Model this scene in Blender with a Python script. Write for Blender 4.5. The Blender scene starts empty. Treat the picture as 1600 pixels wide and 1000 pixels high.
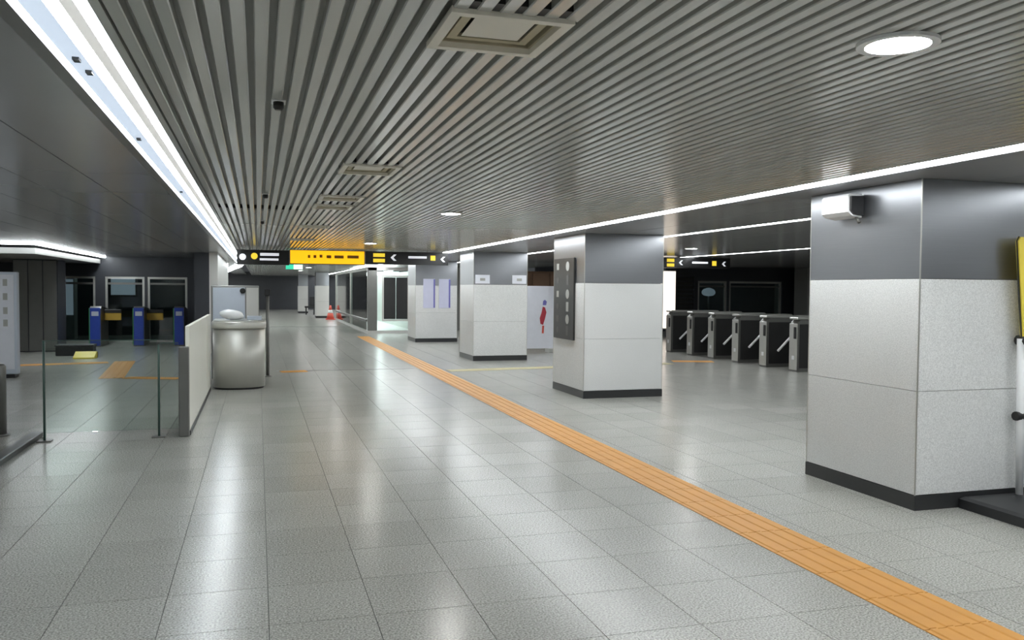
import bpy, math, random
import numpy as np
from mathutils import Vector, Matrix
random.seed(7)
SC = bpy.context.scene
COL = SC.collection

# ------------------------------------------------------------------ camera
F_PX, PITCH, YAW, ROLL, EYE = 1320.0, 0.03638, 0.29235, 0.00774, 1.65
_c, _s = math.cos(YAW), math.sin(YAW)
_R = Vector((_c, -_s, 0)); _F0 = Vector((_s, _c, 0)); _U0 = Vector((0, 0, 1))
_F = math.cos(PITCH) * _F0 - math.sin(PITCH) * _U0
_U = math.sin(PITCH) * _F0 + math.cos(PITCH) * _U0
_R2 = math.cos(ROLL) * _R + math.sin(ROLL) * _U
_U2 = -math.sin(ROLL) * _R + math.cos(ROLL) * _U
cam_data = bpy.data.cameras.new('camera')
cam_data.sensor_width = 36.0
cam_data.lens = 36.0 * F_PX / 1600.0
cam_data.clip_start = 0.05; cam_data.clip_end = 300
cam = bpy.data.objects.new('camera', cam_data)
COL.objects.link(cam)
cam.matrix_world = Matrix(((_R2.x, _U2.x, -_F.x, 0), (_R2.y, _U2.y, -_F.y, 0), (_R2.z, _U2.z, -_F.z, EYE), (0, 0, 0, 1)))
SC.camera = cam

# ------------------------------------------------------------------ world, exposure
W = bpy.data.worlds.new('world'); SC.world = W; W.use_nodes = True
W.node_tree.nodes['Background'].inputs[0].default_value = (0.75, 0.8, 0.85, 1)
W.node_tree.nodes['Background'].inputs[1].default_value = 0.05
SC.view_settings.view_transform = 'Standard'
SC.view_settings.look = 'None'
SC.view_settings.gamma = 1.0
SC.view_settings.use_curve_mapping = False
SC.view_settings.exposure = 0.35
LED_STRENGTH = 18.0
COVE_STRENGTH = 14.0
DOWN_STRENGTH = 110.0

# ------------------------------------------------------------------ materials
def srgb(r, g=None, b=None):
    if g is None: g = b = r
    f = lambda v: (v / 255 / 12.92) if v / 255 <= 0.04045 else ((v / 255 + 0.055) / 1.055) ** 2.4
    return (f(r), f(g), f(b), 1)
def new_mat(name):
    m = bpy.data.materials.new(name); m.use_nodes = True
    return m, m.node_tree.nodes, m.node_tree.links, m.node_tree.nodes['Principled BSDF']
def plain(name, col, rough=0.5, metal=0.0, var=0.06, scale=6.0, spec=0.5, stretch=None, bump=0.0):
    m, N, L, B = new_mat(name)
    B.inputs['Roughness'].default_value = rough; B.inputs['Metallic'].default_value = metal
    B.inputs['Specular IOR Level'].default_value = spec
    geo = N.new('ShaderNodeNewGeometry'); mp = N.new('ShaderNodeMapping')
    if stretch: mp.inputs['Scale'].default_value = stretch
    nz = N.new('ShaderNodeTexNoise'); nz.inputs['Scale'].default_value = scale; nz.inputs['Detail'].default_value = 4
    L.new(geo.outputs['Position'], mp.inputs['Vector']); L.new(mp.outputs['Vector'], nz.inputs['Vector'])
    mx = N.new('ShaderNodeMix'); mx.data_type = 'RGBA'
    mx.inputs['A'].default_value = tuple(c * (1 - var) for c in col[:3]) + (1,)
    mx.inputs['B'].default_value = tuple(min(1, c * (1 + var)) for c in col[:3]) + (1,)
    L.new(nz.outputs['Fac'], mx.inputs['Factor']); L.new(mx.outputs['Result'], B.inputs['Base Color'])
    if bump:
        bp = N.new('ShaderNodeBump'); bp.inputs['Strength'].default_value = bump; bp.inputs['Distance'].default_value = 0.002
        L.new(nz.outputs['Fac'], bp.inputs['Height']); L.new(bp.outputs['Normal'], B.inputs['Normal'])
    return m
def granite(name, dark, light, rough, scale=180.0, contrast=0.5, blotch=0.12, tile_tint=0.0, rough_var=0.0, spec=0.5):
    m, N, L, B = new_mat(name)
    B.inputs['Roughness'].default_value = rough; B.inputs['Specular IOR Level'].default_value = spec
    geo = N.new('ShaderNodeNewGeometry')
    nz = N.new('ShaderNodeTexNoise'); nz.inputs['Scale'].default_value = scale; nz.inputs['Detail'].default_value = 3
    n2 = N.new('ShaderNodeTexNoise'); n2.inputs['Scale'].default_value = 1.3; n2.inputs['Detail'].default_value = 3
    for n in (nz, n2): L.new(geo.outputs['Position'], n.inputs['Vector'])
    rp = N.new('ShaderNodeValToRGB')
    rp.color_ramp.elements[0].position = 0.5 - 0.5 * (1 - contrast) * 0.5; rp.color_ramp.elements[0].color = dark
    rp.color_ramp.elements[1].position = 0.5 + 0.5 * (1 - contrast) * 0.5; rp.color_ramp.elements[1].color = light
    L.new(nz.outputs['Fac'], rp.inputs['Fac'])
    mr = N.new('ShaderNodeMapRange'); mr.inputs['To Min'].default_value = 1 - blotch; mr.inputs['To Max'].default_value = 1 + blotch
    mr.inputs['From Min'].default_value = 0.3; mr.inputs['From Max'].default_value = 0.7
    L.new(n2.outputs['Fac'], mr.inputs['Value'])
    oi = N.new('ShaderNodeObjectInfo')
    mr2 = N.new('ShaderNodeMapRange'); mr2.inputs['To Min'].default_value = 1 - tile_tint; mr2.inputs['To Max'].default_value = 1 + tile_tint
    L.new(oi.outputs['Random'], mr2.inputs['Value'])
    mu = N.new('ShaderNodeMath'); mu.operation = 'MULTIPLY'
    L.new(mr.outputs['Result'], mu.inputs[0]); L.new(mr2.outputs['Result'], mu.inputs[1])
    vm = N.new('ShaderNodeVectorMath'); vm.operation = 'SCALE'
    L.new(rp.outputs['Color'], vm.inputs[0]); L.new(mu.outputs[0], vm.inputs['Scale'])
    L.new(vm.outputs['Vector'], B.inputs['Base Color'])
    if rough_var:
        mr3 = N.new('ShaderNodeMapRange'); mr3.inputs['To Min'].default_value = rough - rough_var; mr3.inputs['To Max'].default_value = rough + rough_var
        L.new(oi.outputs['Random'], mr3.inputs['Value']); L.new(mr3.outputs['Result'], B.inputs['Roughness'])
    return m
def emit(name, col, strength):
    m, N, L, B = new_mat(name)
    B.inputs['Base Color'].default_value = col
    B.inputs['Emission Color'].default_value = col; B.inputs['Emission Strength'].default_value = strength
    return m
def glass(name, tint, rough=0.0, refl=1.0):
    m, N, L, B = new_mat(name)
    N.remove(B)
    out = N['Material Output']
    tr = N.new('ShaderNodeBsdfTransparent'); tr.inputs[0].default_value = tint
    gl = N.new('ShaderNodeBsdfGlossy'); gl.inputs['Roughness'].default_value = rough
    gl.inputs['Color'].default_value = (refl, refl, refl, 1)
    fr = N.new('ShaderNodeFresnel'); fr.inputs[0].default_value = 1.45
    mx = N.new('ShaderNodeMixShader')
    L.new(fr.outputs[0], mx.inputs[0]); L.new(tr.outputs[0], mx.inputs[1]); L.new(gl.outputs[0], mx.inputs[2])
    L.new(mx.outputs[0], out.inputs['Surface'])
    return m

M = {}
M['tile'] = granite('floor_granite', srgb(124, 124, 119), srgb(195, 194, 188), 0.24, 95, 0.35, 0.04, 0.05, 0.012, 0.37)
M['grout'] = plain('floor_grout', srgb(82, 82, 80), 0.8)
M['wall_granite'] = granite('pillar_granite', srgb(202, 203, 202), srgb(232, 233, 232), 0.45, 130, 0.35, 0.03, 0.02)
M['steel_band'] = plain('brushed_steel_band', srgb(152, 154, 158), 0.3, 0.9, 0.05, 3.0, stretch=(1, 1, 60))
M['steel'] = plain('stainless_steel', srgb(196, 196, 191), 0.3, 0.75, 0.05, 4.0, stretch=(40, 40, 1))
M['steel_satin'] = plain('satin_steel', srgb(204, 203, 196), 0.45, 0.6, 0.05, 4.0, stretch=(40, 40, 1))
M['steel_dark'] = plain('dark_steel', srgb(122, 122, 119), 0.35, 0.6, 0.08)
M['skirting'] = plain('black_skirting_stone', srgb(46, 47, 48), 0.35, 0, 0.15, 60)
M['slat'] = plain('grey_painted_slat', srgb(196, 197, 192), 0.15, 0.12, 0.04, 2.0)
M['plenum'] = plain('ceiling_void', srgb(168, 169, 165), 0.5)
M['soffit'] = plain('dark_glossy_panel', srgb(150, 151, 152), 0.2, 0.1, 0.06, 1.2, 0.35)
M['soffit_gap'] = plain('panel_joint', srgb(20, 20, 20), 0.7)
M['dark_wall'] = plain('dark_wall_panel', srgb(62, 64, 70), 0.3, 0.1, 0.12, 2.0)
M['grey_wall'] = plain('grey_wall_panel', srgb(146, 146, 143), 0.35, 0.2, 0.06, 2.0)
M['pale_wall'] = plain('pale_wall_panel', srgb(205, 204, 200), 0.35, 0, 0.04, 2.0)
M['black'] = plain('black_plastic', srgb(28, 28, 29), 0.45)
M['rubber'] = plain('black_rubber_base', srgb(40, 41, 43), 0.4, 0, 0.15)
M['white'] = plain('white_plastic', srgb(236, 237, 238), 0.4, 0, 0.02)
M['cream'] = plain('cream_metal', srgb(240, 235, 222), 0.45, 0, 0.04)
M['cream_dark'] = plain('tan_metal', srgb(196, 186, 156), 0.5, 0, 0.12, 10)
M['tactile'] = plain('yellow_tactile_paving', srgb(208, 148, 66), 0.5, 0, 0.1, 5.0)
M['tactile_pale'] = plain('pale_tactile_paving', srgb(186, 178, 140), 0.5, 0, 0.1, 5.0)  # paler and greyer than the main strip
M['yellow'] = plain('bright_yellow_plastic', srgb(228, 206, 56), 0.4)
M['yellow_board'] = plain('yellow_sign_board', srgb(236, 214, 84), 0.4, 0, 0.1, 4)
M['blue'] = plain('blue_gate_panel', srgb(50, 78, 176), 0.35, 0, 0.1, 10)
M['green'] = plain('green_edge', srgb(60, 150, 90), 0.4)
M['orange_flap'] = plain('yellow_flap', srgb(196, 160, 62), 0.45, 0, 0.1)
M['red'] = plain('red_print', srgb(176, 52, 66), 0.5)
M['cone'] = plain('faded_red_plastic', srgb(214, 92, 76), 0.5)
M['brown'] = plain('brown_wood', srgb(104, 78, 58), 0.5, 0, 0.2)
M['poster'] = plain('poster_paper', srgb(226, 228, 236), 0.5)
M['poster_pale'] = plain('pale_lilac_poster', srgb(206, 208, 230), 0.5)
M['poster_line'] = plain('blue_ink', srgb(120, 118, 190), 0.5)
M['board'] = plain('black_directory_board', srgb(44, 44, 44), 0.3)
M['board_ink'] = plain('grey_board_print', srgb(170, 170, 166), 0.5)
M['board_ink_dim'] = plain('dim_board_print', srgb(96, 96, 95), 0.5)
M['bluegrey'] = plain('pale_bluegrey_panel', srgb(200, 208, 220), 0.4, 0, 0.04)
M['led'] = emit('led_strip', (0.94, 0.98, 1.0, 1), LED_STRENGTH)
M['led_far'] = emit('led_strip_left_hall', (0.92, 0.98, 1.0, 1), LED_STRENGTH * 1.0)
M['led_dim'] = emit('dim_added_light', (0.86, 1.0, 0.94, 1), LED_STRENGTH * 0.3)  # for the added platform lines that light the door interiors
M['cove_tube'] = emit('cove_tube', (0.93, 0.98, 1.0, 1), COVE_STRENGTH)
M['cove_panel'] = emit('cove_diffuser_panel', (0.62, 0.72, 0.86, 1), 0.62)
M['cove_spacer'] = emit('glowing_spacer_strip', (0.8, 0.8, 0.78, 1), 0.42)  # plain grey strip; its own glow replaces light from the tubes
M['trough'] = plain('white_cove_trough', srgb(222, 228, 236), 0.4, 0, 0.03)
M['down'] = emit('downlight_lens', (1.0, 0.99, 0.96, 1), DOWN_STRENGTH)
M['sign_yellow'] = emit('backlit_yellow', srgb(250, 186, 20), 0.85)
M['sign_black'] = plain('black_sign_face', srgb(20, 20, 21), 0.3)
M['sign_white'] = emit('backlit_white_print', srgb(225, 228, 235), 0.6)
M['sign_gold'] = emit('backlit_gold_print', srgb(235, 205, 60), 0.7)
M['sign_ink'] = plain('dark_gold_print', srgb(150, 104, 10), 0.5)
M['exit_green'] = emit('exit_green', srgb(60, 200, 160), 0.9)
M['exit_white'] = emit('exit_white', srgb(200, 255, 215), 1.3)
M['lightbox'] = emit('lit_white_panel', srgb(255, 240, 225), 1.2)
M['window_glow'] = emit('lit_room_panel', srgb(190, 200, 214), 0.35)
M['added_lift_light'] = emit('added_lift_glow', (0.9, 1.0, 0.98, 1), 5.0)
M['glass'] = glass('clear_green_glass', (0.92, 0.965, 0.945, 1))
M['glass_dark'] = glass('tinted_door_glass', (0.55, 0.62, 0.62, 1))
M['glass_pale'] = glass('pale_lift_glass', (0.90, 0.96, 0.95, 1), 0.05)
M['glass_edge'] = plain('green_glass_edge', srgb(58, 84, 76), 0.3)
M['frosted'] = plain('white_backed_glass', srgb(250, 249, 238), 0.3, 0, 0.04, 1.5)

# ------------------------------------------------------------------ mesh helpers
BOXF = [(0, 3, 2, 1), (4, 5, 6, 7), (0, 1, 5, 4), (1, 2, 6, 5), (2, 3, 7, 6), (3, 0, 4, 7)]
class MB:
    def __init__(s): s.v = []; s.f = []; s.sm = []
    def add(s, v, f, smooth=False):
        o = len(s.v); s.v += [tuple(p) for p in v]; s.f += [tuple(i + o for i in q) for q in f]; s.sm += [smooth] * len(f); return s
    def box(s, x0, x1, y0, y1, z0, z1):
        return s.add([(x0, y0, z0), (x1, y0, z0), (x1, y1, z0), (x0, y1, z0), (x0, y0, z1), (x1, y0, z1), (x1, y1, z1), (x0, y1, z1)], BOXF)
    def cbox(s, x0, x1, y0, y1, z0, z1, b):
        """box with chamfered upright and top/bottom edges (stacked octagon rings)"""
        def ring(i, z): return [(x0 + b + i, y0 + i, z), (x1 - b - i, y0 + i, z), (x1 - i, y0 + b + i, z), (x1 - i, y1 - b - i, z), (x1 - b - i, y1 - i, z), (x0 + b + i, y1 - i, z), (x0 + i, y1 - b - i, z), (x0 + i, y0 + b + i, z)]
        return s.loft([ring(b, z0), ring(0, z0 + b), ring(0, z1 - b), ring(b, z1)], True, True)
    def loft(s, rings, cap0=True, cap1=True, smooth=False):
        n = len(rings[0]); o = len(s.v)
        for r in rings: s.v += [tuple(p) for p in r]
        for k in range(len(rings) - 1):
            for i in range(n):
                j = (i + 1) % n
                s.f.append((o + k * n + i, o + k * n + j, o + (k + 1) * n + j, o + (k + 1) * n + i)); s.sm.append(smooth)
        if cap0: s.f.append(tuple(o + i for i in reversed(range(n)))); s.sm.append(False)
        if cap1: s.f.append(tuple(o + (len(rings) - 1) * n + i for i in range(n))); s.sm.append(False)
        return s
    def lathe(s, prof, cx, cy, n=24, sx=1, sy=1, smooth=True):
        rings = [[(cx + r * sx * math.cos(2 * math.pi * i / n), cy + r * sy * math.sin(2 * math.pi * i / n), z) for i in range(n)] for r, z in prof]
        return s.loft(rings, True, True, smooth)
    def prism(s, poly, axis, a, b):
        """extrude a 2D polygon (ccw) along axis from a to b"""
        def P(p, t): return {'x': (t, p[0], p[1]), 'y': (p[0], t, p[1]), 'z': (p[0], p[1], t)}[axis]
        return s.loft([[P(p, a) for p in poly], [P(p, b) for p in poly]])
    def rod(s, p, q, r, n=10):
        p, q = Vector(p), Vector(q); d = (q - p).normalized()
        u = d.orthogonal().normalized(); w = d.cross(u)
        rg = lambda c, k: [tuple(c + k * (u * math.cos(2 * math.pi * i / n) + w * math.sin(2 * math.pi * i / n))) for i in range(n)]
        return s.loft([rg(p, r), rg(q, r)], True, True, True)
    def frame(s, x0, x1, z0, z1, w, y0, y1):
        """rectangular picture frame in the XZ plane, one connected ring"""
        o = [(x0, z0), (x1, z0), (x1, z1), (x0, z1)]; i = [(x0 + w, z0 + w), (x1 - w, z0 + w), (x1 - w, z1 - w), (x0 + w, z1 - w)]
        return s._ring(o, i, lambda p, t: (p[0], t, p[1]), y0, y1)
    def frame_z(s, x0, x1, y0, y1, w, z0, z1):
        o = [(x0, y0), (x1, y0), (x1, y1), (x0, y1)]; i = [(x0 + w, y0 + w), (x1 - w, y0 + w), (x1 - w, y1 - w), (x0 + w, y1 - w)]
        return s._ring(o, i, lambda p, t: (p[0], p[1], t), z0, z1)
    def _ring(s, o, i, P, a, b):
        n = len(o); k = len(s.v)
        s.v += [P(p, a) for p in o] + [P(p, a) for p in i] + [P(p, b) for p in o] + [P(p, b) for p in i]
        for q in range(n):
            r = (q + 1) % n
            for f in ((q, r, n + r, n + q), (2 * n + q, 3 * n + q, 3 * n + r, 2 * n + r), (q, 2 * n + q, 2 * n + r, r), (n + q, n + r, 3 * n + r, 3 * n + q)):
                s.f.append(tuple(k + t for t in f)); s.sm.append(False)
        return s
    def mesh(s, name, mat, off=(0, 0, 0)):
        me = bpy.data.meshes.new(name)
        me.from_pydata([(a - off[0], b - off[1], c - off[2]) for a, b, c in s.v], [], s.f)
        for p, sm in zip(me.polygons, s.sm): p.use_smooth = sm
        import bmesh
        bm = bmesh.new(); bm.from_mesh(me); bmesh.ops.recalc_face_normals(bm, faces=bm.faces); bm.to_mesh(me); bm.free()
        if mat: me.materials.append(M[mat])
        return me
def wpos(o):
    p = Vector((0, 0, 0))
    while o is not None: p += o.location; o = o.parent
    return p
def part(parent, name, mb, mat, label=None, kind=None):
    """vertices are given in world coordinates; stored relative to the parent's place"""
    o = bpy.data.objects.new(name, mb.mesh(name, mat, wpos(parent) if parent else (0, 0, 0)))
    COL.objects.link(o)
    if parent: o.parent = parent
    if label: o['label'] = label
    if kind: o['kind'] = kind
    return o
def inst(parent, name, me, loc):
    o = bpy.data.objects.new(name, me); COL.objects.link(o); o.parent = parent
    o.location = Vector(loc) - wpos(parent)
    return o
def tag(o, label, cat, group=None):
    o['label'] = label; o['category'] = cat
    if group: o['group'] = group
    return o
def thing(name, label, cat, loc, group=None):
    o = bpy.data.objects.new(name, None); COL.objects.link(o); o.location = loc; o.empty_display_size = 0.1
    return tag(o, label, cat, group)
def struct(name, mb, mat, label=None):
    o = part(None, name, mb, mat, label, 'structure'); return o

CEIL = 2.5
# ================================================================== FLOOR
TX, TY, JX, JY = 0.5125, 0.555, 0.0475, 3.675
floor = struct('floor', MB().box(-9, 21, -5, 66, -0.12, -0.006), 'grout', 'grey polished granite station floor with fine dark joints')
G = 0.0042
def tile_mb(x, y): # top with tiny chamfer
    x0, x1, y0, y1 = x + G / 2, x + TX - G / 2, y + G / 2, y + TY - G / 2
    mb = MB().loft([[(x0, y0, z), (x1, y0, z), (x1, y1, z), (x0, y1, z)] for z in (-.006, 0)], False, True)
    return mb
def proj(p):
    d = Vector(p) - Vector((0, 0, EYE)); z = d.dot(_F)
    if z < 0.3: return None
    return 800 + F_PX * d.dot(_R2) / z, 500 - F_PX * d.dot(_U2) / z
def occluded(x, y):
    for (a, b, c, d) in PILLARS:
        if a < x + TX / 2 < c and b < y + TY / 2 < d: return True
    return False
PILLARS = [(4.745, 5.18, 6.065, 6.50), (4.72, 11.90, 6.03, 13.28), (4.72, 18.75, 6.01, 20.10), (4.63, 25.68, 5.94, 27.02)]
cells = []
for i in range(-18, 41):
    for j in range(-10, 60):
        x, y = JX + i * TX, JY + j * TY
        if y > 36: continue
        cs = [proj((x + a * TX, y + b * TY, 0)) for a, b in ((0, 0), (1, 0), (1, 1), (0, 1))]
        area = 0
        if all(cs):
            mx = sum(c[0] for c in cs) / 4; my = sum(c[1] for c in cs) / 4
            if -60 < mx < 1660 and -60 < my < 1040 and not occluded(x, y):
                area = abs(sum(cs[k][0] * cs[(k + 1) % 4][1] - cs[(k + 1) % 4][0] * cs[k][1] for k in range(4))) / 2
        cells.append((area, x, y))
cells.sort(reverse=True)
tile_me = tile_mb(0, 0).mesh('tile', 'tile')
for a, x, y in cells[:300]: inst(floor, 'tile', tile_me, (x, y, 0))
rest = MB()
for a, x, y in cells[300:]:
    t = tile_mb(x, y); rest.add(t.v, t.f)
part(floor, 'tile_field', rest, 'tile', 'granite floor tiles further off', 'stuff')
part(floor, 'far_paving', MB().box(-9, 21, 36.98, 66, -0.006, -0.0005), 'tile')

# expansion joint across the hall
struct('trim_1', MB().box(0.35, 3.14, 17.22, 17.27, 0.0, 0.004), 'steel_dark', 'thin dark expansion joint across the hall floor')

# ================================================================== TACTILE PAVING
def tactile_mesh(name, w, l, mat):
    n = 4; z0, z1 = 0.004, 0.009; prof = [(-w / 2, 0), (-w / 2, z0)]
    for k in range(n):
        c = -w / 2 + w * (k + 0.5) / n
        prof += [(c - .026, z0), (c - .018, z1), (c + .018, z1), (c + .026, z0)]
    prof += [(w / 2, z0), (w / 2, 0)]
    return MB().prism([(a, b) for a, b in prof[::-1]], 'y', 0.003, l - 0.003).mesh(name, mat)
def tactile(label, p, q, w, mat, group=None):
    p, q = Vector(p), Vector(q); d = q - p; n = max(1, round(d.length / 0.42)); l = d.length / n
    t = thing('tactile_paving', label, 'tactile paving', (p.x, p.y, 0), group)
    t.rotation_euler.z = math.atan2(-d.x, d.y)
    me = tactile_mesh('tactile_tile', w, l, mat)
    for k in range(n):
        o = bpy.data.objects.new('tactile_tile', me); COL.objects.link(o); o.parent = t; o.location = (0, k * l, 0)
    return t
tactile('long orange-yellow ribbed tactile strip running the length of the hall', (3.305, 1.2), (3.43, 29.0), 0.41, 'tactile')
tactile('pale tactile strip branching right between the second and third pillars', (3.66, 16.6), (8.9, 17.2), 0.36, 'tactile_pale')
tactile('short orange tactile strip in front of the turnstiles', (9.25, 17.75), (10.15, 17.45), 0.36, 'tactile')
tactile('short orange tactile piece beside the stainless drum counter', (0.42, 17.05), (0.92, 17.12), 0.3, 'tactile')
tactile('yellow tactile strip behind the glass barrier leading to the blue gates', (-2.52, 16.5), (-2.80, 20.2), 0.42, 'tactile')
tactile('thin yellow tactile strip from the white parapet, behind glass', (-1.35, 16.2), (-2.28, 16.55), 0.3, 'tactile')
tactile('yellow tactile strip near the dark left wall, behind glass', (-3.1, 19.95), (-5.6, 19.4), 0.36, 'tactile')

# ================================================================== CEILING
SL_P, SL_W = 0.0725, 0.0475
ceiling = struct('ceiling', MB().box(-0.46, 4.21, -5, 65.4, CEIL + .046, 2.64), 'plenum', 'grey metal slat ceiling over the hall')
DIFF = [(0.565, 0.965, 2.535, 2.940), (0.565, 0.965, 5.90, 6.36), (0.555, 0.955, 7.96, 8.36), (0.555, 0.955, 8.86, 9.28), (0.555, 0.955, 11.86, 12.28), (0.555, 0.955, 15.2, 15.6)]
nsl = int((4.20 - (-0.45)) / SL_P)
for k in range(nsl):
    x0 = -0.445 + k * SL_P; x1 = x0 + SL_W
    cuts = []
    for (a, b, c, d) in DIFF:
        if x1 > a + 0.012 and x0 < b - 0.012: cuts.append((c + 0.01, d - 0.01))
    cuts.sort()
    segs, y = [], -5.0
    for c, d in cuts: segs.append((y, c)); y = d
    segs.append((y, 65.4))
    mb = MB()
    for a, b in segs:
        mb.prism([(x0, CEIL + .0455), (x0, CEIL + .004), (x0 + .004, CEIL), (x1 - .004, CEIL), (x1, CEIL + .004), (x1, CEIL + .0455)], 'y', a, b)
    part(ceiling, 'slat', mb, 'slat')
    if k < nsl - 1:      # black blocks imitating the dark voids where grooves meet a diffuser or cross joint
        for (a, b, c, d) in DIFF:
            if x1 > a - .01 and x0 + SL_P < b + .02: part(ceiling, 'groove_dark_block', MB().box(x1 + .0005, x0 + SL_P - .0005, c - .07, c - .002, CEIL + .003, CEIL + .045), 'black')
        if x1 < 0.46: part(ceiling, 'groove_dark_block', MB().box(x1 + .0005, x0 + SL_P - .0005, 9.62, 9.82, CEIL + .003, CEIL + .045), 'black')

def soffit(name, label, x0, x1, y0, y1, px, py):
    c = struct(name, MB().box(x0, x1, y0, y1, CEIL + .02, CEIL + .14), 'soffit_gap', label)
    nx = max(1, round((x1 - x0) / px)); ny = max(1, round((y1 - y0) / py)); w = (x1 - x0) / nx; l = (y1 - y0) / ny; g = .008
    me = MB().box(g / 2, w - g / 2, g / 2, l - g / 2, 0, .02).mesh('panel', 'soffit')
    for i in range(nx):
        for j in range(ny): inst(c, 'panel', me, (x0 + i * w, y0 + j * l, CEIL))
    return c
soffit('ceiling.001', 'dark glossy metal panel ceiling over the left hall', -8.77, -0.77, -5, 27, 0.5, 4.0)
soffit('ceiling.002', 'dark glossy metal panel ceiling along the pillar row', 4.36, 6.14, -5, 65.4, 0.89, 4.0)
soffit('ceiling.003', 'dark metal panel ceiling between pillars and turnstiles', 6.28, 10.38, -5, 65.4, 1.02, 4.0)
soffit('ceiling.004', 'dark metal panel ceiling over the gated right side', 10.52, 20.9, -5, 28, 1.3, 4.0)

# ================================================================== LIGHT LINES
def led_line(label, x0, x1, y0, y1, mat='led', seg=2.4):
    t = thing('led_light_line', label, 'light', ((x0 + x1) / 2, y0, CEIL))
    part(t, 'housing', MB().box(x0, x1, y0, y1, CEIL + .03, CEIL + .12), 'trough')
    n = max(1, round((y1 - y0) / seg)); l = (y1 - y0) / n
    me = MB().box(0, x1 - x0, .003, l - .003, 0, .025).mesh('diffuser', mat)
    for k in range(n): inst(t, 'diffuser', me, (x0, y0 + k * l, CEIL + .004))
    return t
led_line('long white light line in the ceiling in front of the pillar row', 4.215, 4.355, -5, 65)
led_line('white light line in the ceiling behind the pillar row', 6.155, 6.265, -5, 65)
led_line('far white light line in the ceiling above the turnstiles', 10.40, 10.50, 2, 27.5)

# cove with three rows of tubes
cove = thing('cove_light', 'broad triple-row white cove light along the left ceiling edge', 'light', (-0.6, 0, CEIL))
part(cove, 'trough', MB().box(-0.768, -0.452, -5, 33, CEIL + .04, CEIL + .12), 'trough')
part(cove, 'edge_trim', MB().box(-0.769, -0.713, -5, 33, CEIL - .006, CEIL + .039), 'steel_dark')
part(cove, 'edge_trim', MB().box(-0.484, -0.452, -5, 33, CEIL - .002, CEIL + .039), 'slat')
part(cove, 'diffuser_panel', MB().box(-0.695, -0.623, -5, 33, CEIL + .012, CEIL + .039), 'cove_panel')
part(cove, 'spacer', MB().box(-0.575, -0.533, -5, 33, CEIL + .012, CEIL + .039), 'cove_spacer')
for xa, xb, off in ((-0.711, -0.697, 0.0), (-0.620, -0.577, 0.35), (-0.531, -0.486, 0.9)):
    me = MB().box(xa, xb, 0, 1.185, CEIL + .012, CEIL + .039).mesh('tube', 'cove_tube')
    y = -5 + off
    while y + 1.2 < 33:
        inst(cove, 'tube', me, (0, y, 0)); y += 1.2
for xx, y in ((-0.655, 3.55), (-0.645, 3.75), (-0.66, 5.35), (-0.66, 8.2)): part(cove, 'clip', MB().box(xx - .012, xx + .012, y, y + .05, CEIL + .001, CEIL + .0115), 'board')
# far end of the cove swings left
cove2 = thing('cove_light', 'far end of the left cove light bending away to the left', 'light', (-0.9, 33, CEIL))
pts = [(-0.62, 33.0), (-0.78, 37), (-1.15, 42), (-1.7, 50), (-2.4, 60)]
for k in range(len(pts) - 1):
    (a, b), (c, d) = pts[k], pts[k + 1]
    part(cove2, 'tube', MB().add([(a - .14, b, CEIL), (a + .14, b, CEIL), (c + .14, d, CEIL), (c - .14, d, CEIL), (a - .14, b, CEIL + .04), (a + .14, b, CEIL + .04), (c + .14, d, CEIL + .04), (c - .14, d, CEIL + .04)], BOXF), 'cove_tube')

# left hall light line, L-shaped
t = thing('led_light_line', 'angled white light line over the left hall', 'light', (-4.25, 19, CEIL - .02))
part(t, 'diffuser', MB().box(-4.30, -4.20, 19.05, 26.8, CEIL - .03, CEIL - .004), 'led_far')
part(t, 'diffuser', MB().box(-7.5, -4.31, 19.05, 19.13, CEIL - .03, CEIL - .004), 'led_far')

def added_line(label, x0, x1, y0, y1, mat='led_far', z=CEIL):  # extra lights added to raise the brightness; no such fittings are seen
    t = thing('added_light_line', label, 'light', ((x0 + x1) / 2, y0, z))
    part(t, 'housing', MB().box(x0, x1, y0, y1, z - .03, z - .001), 'white')
    part(t, 'diffuser', MB().box(x0 + .005, x1 - .005, y0 + .01, y1 - .01, z - .055, z - .0305), mat)
added_line('unseen light line added along the left hall ceiling, nearer part', -5.35, -5.25, -5, 16)
added_line('light line added above the platform behind the left doors', -6.5, -1.9, 29.6, 29.68, 'led_dim', 2.6)
added_line('light line added above the platform behind the right doors', 14.2, 19.5, 29.6, 29.68, 'led_dim', 2.6)
added_line('unseen light line added over the gated right side', 14.45, 14.55, -4, 11, 'led_far')
def downlight(label, x, y, r=.105, group='round ceiling downlights'):
    t = thing('downlight', label, 'light', (x, y, CEIL), group)
    n = 28; o = [(x + (r + .028) * math.cos(2 * math.pi * i / n), y + (r + .028) * math.sin(2 * math.pi * i / n)) for i in range(n)]
    q = [(x + r * math.cos(2 * math.pi * i / n), y + r * math.sin(2 * math.pi * i / n)) for i in range(n)]
    mb = MB(); mb._ring(o, q, lambda p, z: (p[0], p[1], z), CEIL - .012, CEIL - .0005)
    part(t, 'trim_ring', mb, 'white')
    part(t, 'housing', MB().lathe([(r - .001, CEIL - .0006), (r - .001, CEIL - .004)], x, y, 28), 'white')
    part(t, 'lens', MB().lathe([(r - .001, CEIL - .0042), (r - .001, CEIL - .008), (r * .7, CEIL - .011)], x, y, 28), 'down')
downlight('large round downlight in the slats, nearest at upper right', 2.09, 2.41)
downlight('round downlight in the slats midway, left of the light line', 2.08, 9.33)
downlight('small round downlight just in front of the yellow hanging sign', 2.04, 16.1)
downlight('round downlight in the dark ceiling over the turnstile approach', 8.35, 15.27)
for k, w in enumerate(('first', 'second', 'third', 'fourth')): downlight('%s round downlight added in the slats beyond the hanging signs' % w, 2.05, 22.9 + 6.85 * k)  # row continued further to brighten the far hall
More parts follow.
